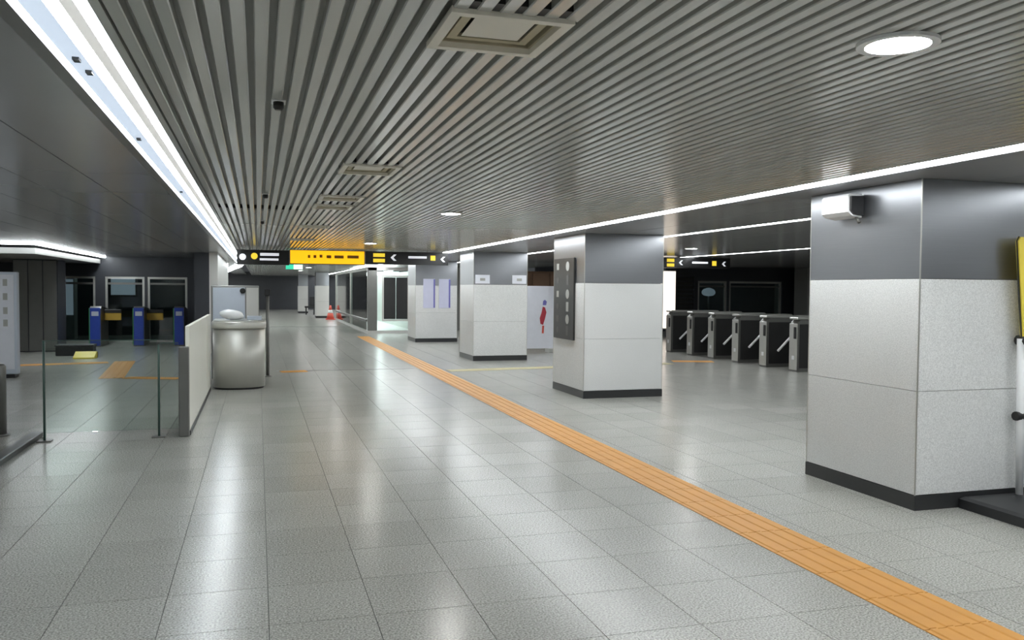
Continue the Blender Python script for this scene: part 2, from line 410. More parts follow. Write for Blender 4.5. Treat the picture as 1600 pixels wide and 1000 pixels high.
downlight('round downlight added in the slats behind the viewpoint', 2.09, -4.3)  # row continued behind the camera for more light
downlight('round downlight added in the dark ceiling right of the pillars, nearer', 8.35, 8.6)  # added out of view for more light on the right

# ================================================================== CEILING FITTINGS
ORD = ['nearest cream square ceiling diffuser, large at top of view', 'second cream ceiling diffuser, flush between the slats', 'third ceiling diffuser in the row, seen very flat', 'fourth ceiling diffuser, close behind the third', 'fifth ceiling diffuser, in front of the yellow sign', 'sixth and farthest ceiling diffuser in the row']
for (a, b, c, d), lab in zip(DIFF, ORD):
    t = thing('ceiling_diffuser', lab, 'air vent', ((a + b) / 2, (c + d) / 2, CEIL), 'ceiling diffusers in one row')
    part(t, 'frame', MB().frame_z(a, b, c, d, .034, CEIL - .012, CEIL + .008), 'cream')
    part(t, 'neck', MB().frame_z(a + .03, b - .03, c + .03, d - .03, .012, CEIL + .008, CEIL + .040), 'cream_dark')
    part(t, 'duct_plate', MB().box(a + .03, b - .03, c + .03, d - .03, CEIL + .040, CEIL + .0455), 'black')
    part(t, 'blade', MB().frame_z(a + .058, b - .058, c + .058, d - .058, .03, CEIL + .012, CEIL + .02), 'cream_dark')
    part(t, 'face_panel', MB().loft([[(a + .10, c + .10, CEIL + .012), (b - .10, c + .10, CEIL + .012), (b - .10, d - .10, CEIL + .012), (a + .10, d - .10, CEIL + .012)],
                                     [(a + .115, c + .115, CEIL + .03), (b - .115, c + .115, CEIL + .03), (b - .115, d - .115, CEIL + .03), (a + .115, d - .115, CEIL + .03)]]), 'cream')
for (x, y), lab in zip([(0.093, 4.03), (0.07, 8.05), (0.06, 11.3)], ['small black ceiling sensor nearest the viewer', 'small black ceiling sensor midway along the slats', 'farthest small black ceiling sensor in the slats']):
    t = thing('ceiling_sensor', lab, 'sensor', (x, y, CEIL), 'ceiling sensors')
    part(t, 'plate', MB().cbox(x - .032, x + .032, y - .03, y + .06, CEIL - .006, CEIL - .0005, .002), 'white')
    part(t, 'body', MB().lathe([(.024, CEIL - .006), (.024, CEIL - .032), (.016, CEIL - .042)], x, y, 14), 'black')

# ================================================================== PILLARS
HS, HK, HB = 0.904, 0.118, 1.755
def pillar(idx, label):
    x0, y0, x1, y1 = PILLARS[idx]
    t = thing('pillar', label, 'pillar', ((x0 + x1) / 2, (y0 + y1) / 2, 0), 'stone-clad square pillars')
    d = 0.03; g = .004; e = .007
    part(t, 'core', MB().box(x0 + d, x1 - d, y0 + d, y1 - d, 0, CEIL - .001), 'soffit_gap')
    part(t, 'skirting', MB().frame_z(x0 - .004, x1 + .004, y0 - .004, y1 + .004, d, 0, HK - .004), 'skirting')
    for (za, zb, mat, nm) in ((HK, HS - g / 2, 'wall_granite', 'stone_panel'), (HS + g / 2, HB - g, 'wall_granite', 'stone_panel'), (HB, CEIL - .002, 'steel_band', 'steel_panel')):
        part(t, nm, MB().cbox(x0 + e, x1 - e, y0, y0 + d - .001, za, zb, .0015), mat)
        part(t, nm, MB().cbox(x0 + e, x1 - e, y1 - d + .001, y1, za, zb, .0015), mat)
        part(t, nm, MB().cbox(x0, x0 + d - .001, y0 + e, y1 - e, za, zb, .0015), mat)
        part(t, nm, MB().cbox(x1 - d + .001, x1, y0 + e, y1 - e, za, zb, .0015), mat)
    for (cx, cy) in ((x0, y0), (x1, y0), (x0, y1), (x1, y1)):
        sx = 1 if cx == x0 else -1; sy = 1 if cy == y0 else -1
        ax, bx = sorted((cx, cx + sx * .0065)); ay, by = sorted((cy, cy + sy * .0065))
        part(t, 'corner_trim', MB().box(ax - .002, bx, ay - .002, by, 0.0, CEIL - .002), 'steel')
    return t
pillar(0, 'nearest stone-clad pillar, with a white lamp on its steel band')
pillar(1, 'second pillar from the viewer, with a tall black directory board')
pillar(2, 'third pillar, with small white notices on its steel band')
pillar(3, 'fourth, farthest pillar, with pale lilac posters')

# lamp on the first pillar
x = PILLARS[0][0]
t = thing('emergency_lamp', 'white box lamp fixed to the steel band of the nearest pillar', 'lamp', (x, 6.0, 2.33))
part(t, 'mount', MB().box(x - .03, x - .0005, 5.90, 6.10, 2.29, 2.42), 'black')
part(t, 'housing', MB().prism([(x - .03, 2.255), (x - .125, 2.27), (x - .165, 2.30), (x - .165, 2.43), (x - .15, 2.445), (x - .03, 2.445)], 'y', 5.80, 6.13), 'white')
part(t, 'shaded_end', MB().prism([(x - .03, 2.27), (x - .12, 2.28), (x - .15, 2.31), (x - .15, 2.425), (x - .03, 2.43)], 'y', 5.775, 5.80), 'black')  # shadowed near side of the box, put in as black
part(t, 'cable_gland', MB().rod((x - .06, 5.83, 2.258), (x - .05, 5.80, 2.215), .014), 'steel_dark')

# black directory board on the second pillar (faces the hall)
x = PILLARS[1][0]
t = thing('directory_board', 'tall black directory board on the second pillar with pale symbols', 'notice board', (x, 12.73, 0.85))
t = part(t, 'panel', MB().cbox(x - .03, x - .001, 12.28, 13.19, .86, 2.15, .004), 'board')
rows = [2.02, 1.80, 1.58, 1.38, 1.18, 1.0]
for i, z in enumerate(rows):
    for j, y in enumerate((13.0, 12.55)):
        dim = 'board_ink' if (i, j) in ((0, 1), (2, 0), (2, 1), (3, 1), (4, 1), (0, 0)) else 'board_ink_dim'
        w = .10 + .05 * ((i * 3 + j) % 3)
        part(t, 'symbol', MB().lathe([(w * .5, -.0015), (w * .5, .0015)], 0, 0, 12) if (i + j) % 2 else MB().box(-w * .5, w * .5, -.05, .05, -.0015, .0015), dim)
        o = COL.objects[-1]
        o.rotation_euler = (0, -math.pi / 2, 0); o.location = Vector((x - .032, y, z)) - wpos(t)
        # mesh was stored relative to the board; shift it back to its own centre
        o.data.transform(Matrix.Translation(wpos(t)))

# notices on the third pillar
y = PILLARS[2][1]
for (a, b), lab in zip(((4.76, 5.10), (5.64, 5.98)), ('white notice at left of the third pillar steel band', 'white notice at right of the third pillar steel band')):
    t = thing('notice', lab, 'notice', ((a + b) / 2, y, 1.77), 'notices on the third pillar')
    t = part(t, 'sheet', MB().box(a, b, y - .012, y - .002, 1.775, 1.975), 'poster')
    part(t, 'print', MB().box(a + .11, b - .11, y - .015, y - .0125, 1.84, 1.90), 'board_ink')
# posters on the fourth pillar
y = PILLARS[3][1]
for (a, b), lab in zip(((4.87, 5.24), (5.36, 5.72)), ('left pale lilac poster on the farthest pillar', 'right pale lilac poster on the farthest pillar')):
    t = thing('poster', lab, 'poster', ((a + b) / 2, y, 1.05), 'posters on the farthest pillar')
    t = part(t, 'sheet', MB().box(a, b, y - .012, y - .002, 1.05, 1.95), 'poster_pale')
    part(t, 'border', MB().box(b - .05, b, y - .015, y - .0125, 1.06, 1.94), 'poster_line')

# ================================================================== YELLOW STANDING SIGN, right edge
t = thing('standing_sign', 'yellow standing sign on a black base beside the nearest pillar', 'sign', (5.9, 4.85, 0))
part(t, 'base', MB().loft([[(5.14, 4.40, 0), (6.8, 4.40, 0), (6.8, 5.17, 0), (5.15, 5.17, 0)], [(5.14, 4.40, .07), (6.8, 4.40, .07), (6.8, 5.17, .07), (5.15, 5.17, .07)], [(5.17, 4.44, .088), (6.77, 4.44, .088), (6.77, 5.15, .088), (5.18, 5.15, .088)]]), 'rubber')
part(t, 'pole', MB().rod((5.665, 5.10, .088), (5.635, 5.10, 1.30), .028), 'white')
part(t, 'board', MB().prism([(5.64, 1.29), (6.30, 1.29), (6.38, 2.05), (6.36, 2.08), (5.585, 2.08), (5.565, 2.05)], 'y', 5.08, 5.11), 'yellow_board')
part(t, 'edge_strip', MB().prism([(5.634, 1.29), (5.639, 1.29), (5.5645, 2.05), (5.5845, 2.0805), (5.581, 2.085), (5.560, 2.052), (5.594, 1.62)], 'y', 5.09, 5.10), 'skirting')
part(t, 'knob', MB().rod((5.66, 5.04, 1.285), (5.66, 5.15, 1.285), .04), 'black')
part(t, 'knob', MB().rod((5.60, 5.10, .70), (5.69, 5.10, .70), .035), 'black')

# ================================================================== HANGING SIGNS
def chevron(cx, cz, s, w, y):
    return MB().prism([(cx + s, cz + s), (cx, cz), (cx + s, cz - s), (cx + s + w, cz - s), (cx + w, cz), (cx + s + w, cz + s)], 'y', y - .006, y - .001)
def hanging(label, x0, x1, z0, z1, y, face, hangers=2):
    t = thing('hanging_sign', label, 'sign', ((x0 + x1) / 2, y + .1, z0))
    part(t, 'case', MB().cbox(x0, x1, y + .004, y + .20, z0, z1, .004), 'sign_black')
    face_o = part(t, 'face', MB().box(x0 + .012, x1 - .012, y - .001, y + .0038, z0 + .012, z1 - .012), face)
    for k in range(hangers):
        hx = x0 + (x1 - x0) * (k + .5) / hangers
        part(t, 'hanger', MB().rod((hx, y + .1, z1), (hx, y + .1, CEIL - .001), .012), 'steel_dark')
    return face_o      # prints are sub-parts of the sign face
SY = 19.0
t = hanging('black hanging sign at left with white and gold print, under the cove end', -0.43, 0.655, 2.135, 2.455, SY, 'sign_black')
part(t, 'print', MB().lathe([(.07, 0), (.07, .004)], 0, 0, 14), 'sign_white'); o = COL.objects[-1]; o.data.transform(Matrix.Translation(wpos(t))); o.rotation_euler.x = math.pi / 2; o.location = Vector((-0.31, SY - .0015, 2.30)) - wpos(t)
part(t, 'print', MB().lathe([(.07, 0), (.07, .004)], 0, 0, 14), 'sign_gold'); o = COL.objects[-1]; o.data.transform(Matrix.Translation(wpos(t))); o.rotation_euler.x = math.pi / 2; o.location = Vector((-0.07, SY - .0015, 2.32)) - wpos(t)
part(t, 'print', MB().box(.05, .44, SY - .006, SY - .0015, 2.33, 2.39), 'sign_white')
part(t, 'print', MB().box(.04, .43, SY - .006, SY - .0015, 2.23, 2.275), 'sign_white')
t = hanging('backlit yellow hanging sign in the middle of the hall', 0.665, 2.285, 2.165, 2.475, SY, 'sign_yellow')
for xx, w, zz in ((1.05, .05, 2.33), (1.17, .06, 2.33), (1.30, .06, 2.34), (1.45, .10, 2.33), (1.62, .2, 2.33), (1.9, .25, 2.335)):
    part(t, 'print', MB().box(xx, xx + w, SY - .006, SY - .0015, zz - .03, zz + .035), 'sign_ink')
t = hanging('black hanging sign at right with gold bars and white arrow', 2.30, 4.18, 2.185, 2.475, SY, 'sign_black')
part(t, 'print', MB().box(2.47, 2.73, SY - .006, SY - .0015, 2.35, 2.43), 'sign_gold')
part(t, 'print', MB().box(2.47, 2.73, SY - .006, SY - .0015, 2.23, 2.31), 'sign_gold')
part(t, 'arrow', chevron(2.86, 2.34, .07, .06, SY), 'sign_white')
part(t, 'print', MB().box(3.26, 3.68, SY - .006, SY - .0015, 2.33, 2.38), 'sign_white')
part(t, 'print', MB().box(3.77, 3.88, SY - .006, SY - .0015, 2.29, 2.40), 'sign_gold')
part(t, 'arrow', chevron(4.00, 2.32, .06, .05, SY), 'sign_white')
t = hanging('black hanging sign beyond the second pillar with gold bars', 9.66, 11.50, 2.215, 2.475, SY, 'sign_black')
part(t, 'print', MB().box(9.72, 9.92, SY - .006, SY - .0015, 2.36, 2.44), 'sign_gold')
part(t, 'print', MB().box(9.72, 9.92, SY - .006, SY - .0015, 2.245, 2.32), 'sign_gold')
part(t, 'arrow', chevron(10.05, 2.345, .06, .05, SY), 'sign_white')
part(t, 'print', MB().box(10.42, 10.86, SY - .006, SY - .0015, 2.33, 2.375), 'sign_white')
part(t, 'print', MB().box(10.98, 11.10, SY - .006, SY - .0015, 2.28, 2.40), 'sign_gold')
part(t, 'arrow', chevron(11.26, 2.33, .06, .05, SY), 'sign_white')
t = thing('exit_sign', 'small green and white lit exit sign below the yellow sign', 'exit sign', (0.88, 22.1, 2.1))
part(t, 'case', MB().cbox(0.67, 1.09, 22.004, 22.10, 2.10, 2.24, .004), 'black')
part(t, 'lit_face', MB().box(0.675, 0.86, 21.996, 22.0035, 2.11, 2.23), 'exit_green')
part(t, 'lit_face', MB().box(0.865, 1.085, 21.996, 22.0035, 2.11, 2.23), 'exit_white')
for hx in (.75, 1.0): part(t, 'hanger', MB().rod((hx, 22.05, 2.24), (hx, 22.05, CEIL - .001), .01), 'steel_dark')

# ================================================================== LEFT BARRIERS
# glass run with kerb on the left
t = thing('floor_kerb', 'low dark stone kerb on the floor at the far left', 'kerb', (-2.31, 8.5, 0))
for a, b in ((5.2, 6.88), (6.89, 8.57), (8.58, 10.26)): part(t, 'kerb_stone', MB().cbox(-2.37, -2.25, a, b, 0, .06, .008), 'skirting')
# glass gate panels across
t = thing('glass_gate', 'clear glass panel barrier across the left opening with slim posts', 'barrier', (-1.45, 9.93, 0))
for x in (-2.165, -1.04):
    part(t, 'post', MB().rod((x, 9.93, .012), (x, 9.93, 1.07 if x < -2 else 1.02), .0125), 'glass_edge')
    part(t, 'foot_plate', MB().cbox(x - .07, x + .07, 9.87, 9.99, 0, .014, .003), 'steel_dark')
part(t, 'pane', MB().box(-2.15, -1.055, 9.925, 9.935, .09, 1.065), 'glass')
part(t, 'top_edge', MB().box(-2.15, -1.055, 9.924, 9.936, 1.0655, 1.073), 'glass_edge')
part(t, 'pane', MB().box(-1.025, -0.84, 9.925, 9.935, .09, 1.03), 'glass')
part(t, 'top_edge', MB().box(-1.025, -0.84, 9.924, 9.936, 1.0305, 1.037), 'glass_edge')
# parapet screen from the end post to the drum
t = thing('parapet_screen', 'white-backed glass parapet with black base rail, ending at the drum counter', 'barrier', (-0.75, 12, 0))
part(t, 'end_post', MB().cbox(-0.835, -0.728, 9.88, 9.97, 0, .99, .008), 'steel_dark')
part(t, 'base_rail', MB().box(-0.785, -0.720, 9.98, 14.30, 0, .05), 'black')
for a, b in ((9.985, 13.3), (13.32, 14.30)):
    part(t, 'screen_panel', MB().cbox(-0.772, -0.728, a, b, .051, 1.215, .003), 'frosted')
part(t, 'joint_strip', MB().box(-0.775, -0.725, 13.301, 13.319, .051, 1.215), 'cream')
# bollard behind
t = thing('steel_post', 'short grey-green steel post behind the left floor kerb', 'post', (-2.74, 10.45, 0))
part(t, 'foot', MB().lathe([(.12, 0), (.12, .012), (.10, .02)], -2.74, 10.45, 20), 'steel_dark')
part(t, 'shaft', MB().lathe([(.09, .02), (.09, .76), (.07, .785), (.03, .79)], -2.74, 10.45, 20), 'steel_dark')

# stainless drum counter
def dshape(x0, x1, yf, yb, bulge, z, n=18):
    cx = (x0 + x1) / 2; rx = (x1 - x0) / 2
    return [(cx - rx * math.cos(math.pi * k / n), yf + bulge - bulge * math.sin(math.pi * k / n) ** 0.8, z) for k in range(n + 1)] + [(x1, yb, z), (x0, yb, z)]
t = thing('drum_counter', 'round-fronted stainless steel counter standing at the parapet end', 'counter', (-0.30, 14.8, 0))
D = lambda e, z: dshape(-0.705 - e, 0.112 + e, 14.20 - e, 15.3 + e, .36, z)
part(t, 'plinth', MB().loft([D(-.02, 0), D(-.02, .03)]), 'black')
part(t, 'body', MB().loft([D(0, .03), D(0, .975)], True, True, True), 'steel_satin')
part(t, 'rim', MB().loft([D(.012, .98), D(.018, 1.0), D(.018, 1.075), D(.006, 1.095)], True, True, True), 'steel_satin')
part(t, 'counter_top', MB().loft([D(-.01, 1.095), D(-.01, 1.11)]), 'steel')
# wrapped bundle on it
mb = MB(); rings = []
for k in range(9):
    th = math.pi * k / 8; r = max(.02, math.sin(th)); z = 1.11 + .17 * (1 - math.cos(th)) / 2
    rings.append([(-.40 + .19 * r * math.cos(a) * (1 + .12 * math.sin(3 * a + k)), 14.6 + .15 * r * math.sin(a) * (1 + .1 * math.cos(4 * a - k)), z - .03 * r * math.cos(a) * (k / 8)) for a in [2 * math.pi * i / 16 for i in range(16)]])
b = part(None, 'wrapped_bundle', mb.loft(rings, True, True, True), 'white')
tag(b, 'white crumpled plastic bundle lying on the drum counter', 'bag')
t = thing('dispenser_tray', 'low pale tray at the right of the drum counter top', 'tray', (-.05, 14.7, 1.11))
part(t, 'tray', MB().cbox(-.17, .06, 14.58, 14.85, 1.111, 1.135, .004), 'bluegrey')
part(t, 'lip', MB().frame_z(-.17, .06, 14.58, 14.85, .015, 1.135, 1.17), 'bluegrey')
# kiosk behind
t = thing('service_kiosk', 'pale grey service kiosk with a black round camera behind the drum counter', 'kiosk', (-.39, 16.4, 0))
part(t, 'cabinet', MB().cbox(-.80, .02, 16.0, 16.9, 0, 1.68, .012), 'grey_wall')
part(t, 'front_panel', MB().cbox(-.77, -.22, 15.985, 15.999, .25, 1.64, .004), 'bluegrey')
part(t, 'side_panel', MB().cbox(-.20, .01, 15.985, 15.999, .25, 1.64, .004), 'pale_wall')
mb = MB().lathe([(.05, 0), (.05, .03), (.03, .04)], 0, 0, 16); o = part(t, 'camera_eye', mb, 'black'); o.data.transform(Matrix.Translation(wpos(t))); o.rotation_euler.x = math.pi / 2; o.location = Vector((-.26, 15.984, 1.585)) - wpos(t)
t = thing('slim_post', 'slim dark post with a black head beside the kiosk', 'post', (.17, 16.2, 0))
part(t, 'base', MB().lathe([(.09, 0), (.09, .012), (.05, .03)], .17, 16.2, 18), 'steel_dark')
part(t, 'shaft', MB().rod((.17, 16.2, .02), (.17, 16.2, 1.5), .03), 'steel_dark')
part(t, 'head', MB().cbox(.12, .22, 16.15, 16.25, 1.5, 1.62, .008), 'black')

# ================================================================== LEFT HALL
WY = 27.0
doors = [(-5.80, -4.52), (-4.26, -3.20), (-3.12, -2.02)]
def wall_with_openings(name, x0, x1, y0, y1, z1, ops, ztop, mat, label):
    mb = MB(); xs = x0
    w = struct(name, MB().box(x0, x1, y0, y1, ztop, z1), mat, label)
    for a, b in ops + [(x1, None)]:
        part(w, 'pier', MB().box(xs, a, y0, y1, 0, ztop), mat); xs = b
    return w
struct('wall_return', MB().box(-1.50, -1.151, 22.2, 26.99, 0, CEIL - .001), 'dark_wall', 'dark wall end right of the blue gates')
wall_with_openings('wall_left', -9.0, -1.22, WY, WY + .25, CEIL + .1, doors, 1.93, 'dark_wall', 'dark wall with three framed glass doors in the left hall')
for n, (a, b) in enumerate(doors):
    d = part(None, 'door_%d' % (n + 1), MB().frame(a + .002, b - .002, 0.0, 1.928, .06, WY + .03, WY + .12), 'steel', 'steel-framed glass platform door, %s in the left wall' % ('leftmost', 'middle', 'rightmost')[n], 'structure')
    part(d, 'pane', MB().box(a + .062, b - .062, WY + .07, WY + .08, .06, 1.86), 'glass_dark')
    part(d, 'crossbar', MB().box(a + .062, b - .062, WY + .05, WY + .069, 1.70, 1.76), 'steel_dark')
# what shows through the doors
struct('wall_platform', MB().box(-9, -1.25, 31.0, 31.2, 0, 2.6), 'dark_wall', 'dark platform wall behind the left glass doors')
struct('ceiling.005', MB().box(-9, -1.25, 27.25, 31.2, 2.6, 2.7), 'plenum', 'dark ceiling behind the left glass doors')
t = thing('lit_cabinet', 'tall pale cabinet seen through the leftmost left-hall door', 'cabinet', (-5.75, 29.3, 0))
part(t, 'body', MB().cbox(-6.1, -5.45, 29.0, 29.5, 0, 1.95, .01), 'pale_wall')
part(t, 'front', MB().cbox(-6.07, -5.48, 28.985, 28.999, .75, 1.85, .004), 'window_glow')
t = thing('wall_screen', 'small pale lit panel seen through the middle left-hall door', 'screen', (-4.2, 30.95, 1.5))
part(t, 'bezel', MB().cbox(-4.75, -3.9, 30.90, 30.999, 1.3, 1.95, .006), 'black')
part(t, 'display', MB().box(-4.70, -3.95, 30.892, 30.8995, 1.36, 1.90), 'window_glow')
# wall return along the corridor
mb = MB(); P = [(-0.95, 22.2), (-1.05, 33), (-1.35, 42), (-2.8, 64)]
for k in range(len(P) - 1):
    (a, b), (c, d) = P[k], P[k + 1]
    w = struct('wall_corridor' + ('' if k == 0 else '.%03d' % k), MB().add([(a, b, 0), (c, d, 0), (c - .2, d, 0), (a - .2, b + 0, 0), (a, b, 2.6), (c, d, 2.6), (c - .2, d, 2.6), (a - .2, b + 0, 2.6)], BOXF), 'pale_wall', '%s pale stretch of the corridor wall receding behind the kiosk' % ('nearest', 'middle', 'farthest')[k])
# bulkhead and dark column at far left
bk = struct('trim_2', MB().box(-8.9, -4.36, 19.4, 26.9, 2.30, 2.42), 'grey_wall', 'pale lowered bulkhead over the far-left corner')
t = thing('dark_column', 'broad dark grey column at the far left under the bulkhead', 'pillar', (-5.3, 24, 0))
part(t, 'shaft', MB().cbox(-5.80, -4.80, 23.55, 24.5, 0, 2.299, .015), 'dark_wall')
for a, b in ((-5.78, -5.47), (-5.45, -5.14), (-5.12, -4.82)): part(t, 'cladding', MB().cbox(a, b, 23.53, 23.549, .02, 2.28, .004), 'steel_dark')
# white board at far left
t = thing('information_board', 'pale blue-white standing board at the far left edge', 'notice board', (-4.65, 17.1, 0))
part(t, 'frame', MB().cbox(-5.25, -4.12, 17.0, 17.16, .06, 1.89, .01), 'bluegrey')
part(t, 'foot', MB().cbox(-5.2, -4.16, 16.95, 17.22, 0, .059, .006), 'black')
sh = part(t, 'sheet', MB().box(-5.2, -4.17, 16.992, 16.9995, .15, 1.84), 'poster')
for z in (1.70, 1.45, 1.2, 0.98): part(sh, 'print', MB().box(-4.34, -4.27, 16.988, 16.9915, z - .06, z + .06), 'board_ink')
# blue gates
for (a, b), lab in zip(((-4.365, -4.09), (-3.275, -3.0), (-2.235, -1.97)), ('leftmost blue-fronted ticket gate in the left hall', 'middle blue-fronted ticket gate in the left hall', 'rightmost blue-fronted ticket gate next to the parapet')):
    t = thing('ticket_gate', lab, 'ticket gate', ((a + b) / 2, 25.6, 0), 'blue ticket gates')
    part(t, 'cabinet', MB().prism([(25.2, 0), (26.4, 0), (26.4, .95), (26.3, 1.02), (25.32, 1.1), (25.2, 1.04)], 'x', a, b), 'steel_dark')
    fp = part(t, 'front_panel', MB().cbox(a + .01, b - .01, 25.17, 25.199, .03, 1.06, .006), 'blue')
    part(t, 'edge_light', MB().box(a - .02, a - .001, 25.19, 25.22, .05, 1.05), 'green')
    part(fp, 'card_reader', MB().cbox(a + .05, b - .05, 25.155, 25.169, .84, .96, .003), 'bluegrey')
    if a < -2.5:
        part(t, 'flap', MB().cbox(b + .001, b + .43, 25.75, 25.80, .70, .90, .01), 'orange_flap')
        part(t, 'flap_top', MB().cbox(b + .001, b + .43, 25.74, 25.81, .901, 1.0, .01), 'black')
# yellow wedge and black box
t = thing('floor_wedge', 'small bright yellow wedge on the floor by the dark left wall', 'wheel chock', (-3.78, 21.2, 0))
part(t, 'wedge', MB().prism([(21.05, 0), (21.45, 0), (21.45, .14), (21.35, .15), (21.05, .03)], 'x', -4.0, -3.56), 'yellow')
part(t, 'stripe', MB().box(-4.01, -3.55, 21.451, 21.47, .0, .13), 'black')
t = thing('black_case', 'low black case on the floor behind the yellow wedge', 'case', (-4.2, 22.2, 0))
part(t, 'body', MB().cbox(-4.55, -3.75, 22.0, 22.45, 0, .22, .012), 'black')
part(t, 'lid', MB().cbox(-4.57, -3.73, 21.98, 22.47, .221, .26, .01), 'rubber')

# ================================================================== TURNSTILES
names = ['nearest', 'second', 'third', 'fourth', 'fifth', 'farthest']
for k, yc in enumerate((14.94, 16.03, 17.15, 18.24, 19.30, 20.45)):
    lab = '%s stainless turnstile in the row right of the second pillar' % names[k]
    X = 10.55; a, b = yc - .14, yc + .14
    t = thing('turnstile', lab, 'turnstile', (X + .7, yc, 0), 'stainless tripod turnstiles')
    part(t, 'cabinet', MB().prism([(X, 0), (X + 1.4, 0), (X + 1.4, 1.0), (X + 1.33, 1.07), (X + .07, 1.07), (X, 1.0)], 'y', a + .02, b - .02), 'steel_dark')
    part(t, 'top_plate', MB().cbox(X - .02, X + 1.42, a, b, 1.071, 1.12, .012), 'steel')
    ep = part(t, 'end_panel', MB().cbox(X - .018, X - .001, a + .01, b - .01, .04, .99, .005), 'steel')
    part(ep, 'reader_slot', MB().cbox(X - .03, X - .019, a + .03, a + .11, .68, .92, .003), 'black')
    part(ep, 'indicator', MB().cbox(X - .026, X - .019, yc - .05, yc + .03, .25, .33, .002), 'white')
    part(t, 'side_panel', MB().cbox(X + .05, X + 1.35, a + .004, a + .0195, .08, .98, .004), 'board')  # black carries the shadow that darkens this long side
    h = part(t, 'hub', MB().rod((X + .72, a + .004, .80), (X + .66, a - .07, .77), .075, 14), 'steel_dark')
    c = Vector((X + .66, a - .07, .77))
    part(t, 'arm', MB().rod(c, c + Vector((-.50, -.10, -.40)), .026), 'white')  # white for the light it catches; same metal as the other arms
    part(t, 'arm', MB().rod(c, c + Vector((.06, -.46, -.05)), .02), 'steel_dark')
    part(t, 'arm', MB().rod(c, c + Vector((.34, -.05, -.38)), .02), 'steel_dark')

# right hall back wall with framed glass doors
ops = [(15.05, 16.22), (16.32, 18.5)]
w = wall_with_openings('wall_right', 13.9, 20.9, 27.0, 27.25, CEIL + .1, ops, 2.0, 'dark_wall', 'dark wall with framed glass doors beyond the turnstiles')
for n, (a, b) in enumerate(ops):
    d = part(None, 'door_%d' % (n + 4), MB().frame(a + .002, b - .002, 0, 1.998, .07, 27.03, 27.12), 'steel', 'steel-framed glass platform door beyond the turnstiles, %s' % ('left', 'right')[n], 'structure')
    part(d, 'pane', MB().box(a + .072, b - .072, 27.07, 27.08, .07, 1.926), 'glass_dark')
    part(d, 'crossbar', MB().box(a + .072, b - .072, 27.05, 27.069, 1.78, 1.84), 'steel_dark')
struct('wall_platform.001', MB().box(13, 20.9, 31.0, 31.2, 0, 2.6), 'dark_wall', 'dark platform wall behind the right glass doors')
struct('ceiling.006', MB().box(13, 20.9, 28.0, 31.2, 2.6, 2.7), 'plenum', 'dark ceiling behind the right glass doors')
mb = MB().lathe([(.02, 0), (.16, .02), (.24, .08), (.26, .16), (.2, .25), (.05, .31)], 0, 0, 18)
t = thing('globe_lamp', 'round pale lamp seen through the left door beyond the turnstiles', 'lamp', (16.05, 28.0, 0))
part(t, 'stem', MB().rod((16.05, 28.0, 0), (16.05, 28.0, 1.45), .03), 'steel_dark')
o = part(t, 'globe', mb, 'window_glow'); o.data.transform(Matrix.Translation(wpos(t))); o.location = (0, 0, 1.45)
t = thing('grey_column', 'grey column at the right end of the wall beyond the turnstiles', 'pillar', (19.3, 26.2, 0))
part(t, 'shaft', MB().cbox(18.75, 19.9, 25.8, 26.6, 0, CEIL - .002, .015), 'grey_wall')
for a, b in ((18.77, 19.13), (19.15, 19.51), (19.53, 19.88)): part(t, 'cladding', MB().cbox(a, b, 25.78, 25.799, .02, 2.48, .004), 'grey_wall')
t = thing('louvre_panel', 'dark louvred panel beside the lit white panel beyond the turnstiles', 'vent panel', (14.5, 26.9, 0))
part(t, 'frame', MB().frame(14.15, 14.9, .02, 2.2, .05, 26.92, 26.998), 'dark_wall')
for k in range(14): part(t, 'louvre', MB().box(14.201, 14.849, 26.93, 26.96, .12 + k * .145, .21 + k * .145), 'board')
t = thing('light_box', 'bright white lit panel at the edge of the second pillar', 'light box', (13.85, 26.9, 0))
part(t, 'case', MB().cbox(13.45, 14.10, 26.85, 26.998, .3, 2.35, .01), 'white')
part(t, 'lit_face', MB().box(13.47, 14.08, 26.843, 26.8495, .33, 2.32), 'lightbox')

# poster stand between second and third pillars
t = thing('poster_stand', 'white poster stand with a red figure between the second and third pillars', 'poster', (7.1, 21.0, 0))
bd = part(t, 'board', MB().cbox(6.35, 7.62, 21.0, 21.04, .10, 1.74, .005), 'poster')
part(t, 'foot', MB().cbox(6.45, 6.65, 20.85, 21.2, 0, .10, .006), 'steel')
part(t, 'foot', MB().cbox(7.30, 7.50, 20.85, 21.2, 0, .10, .006), 'steel')
part(bd, 'figure', MB().prism([(7.10, .75), (7.17, .72), (7.22, .88), (7.26, 1.05), (7.22, 1.18), (7.16, 1.2), (7.13, 1.05), (7.08, .9)], 'y', 20.990, 20.9995), 'red')
part(bd, 'figure', MB().prism([(7.14, .5), (7.19, .5), (7.20, .70), (7.15, .70)], 'y', 20.990, 20.9995), 'cone')
part(bd, 'figure', MB().prism([(7.16, 1.24), (7.25, 1.24), (7.27, 1.33), (7.22, 1.38), (7.17, 1.35)], 'y', 20.990, 20.9995), 'poster_line')
for z in (1.62, .55): part(bd, 'clip', MB().cbox(7.53, 7.61, 20.985, 20.9995, z - .06, z + .06, .003), 'green')
t = thing('wood_cabinet', 'brown wooden cabinet top showing above the white poster stand', 'cabinet', (8.2, 24.6, 0))
part(t, 'body', MB().cbox(7.4, 9.1, 24.4, 25.0, 0, 2.2, .01), 'brown')
for a in (7.43, 7.99, 8.55): part(t, 'door', MB().cbox(a, a + .52, 24.37, 24.399, .05, 2.15, .006), 'brown')

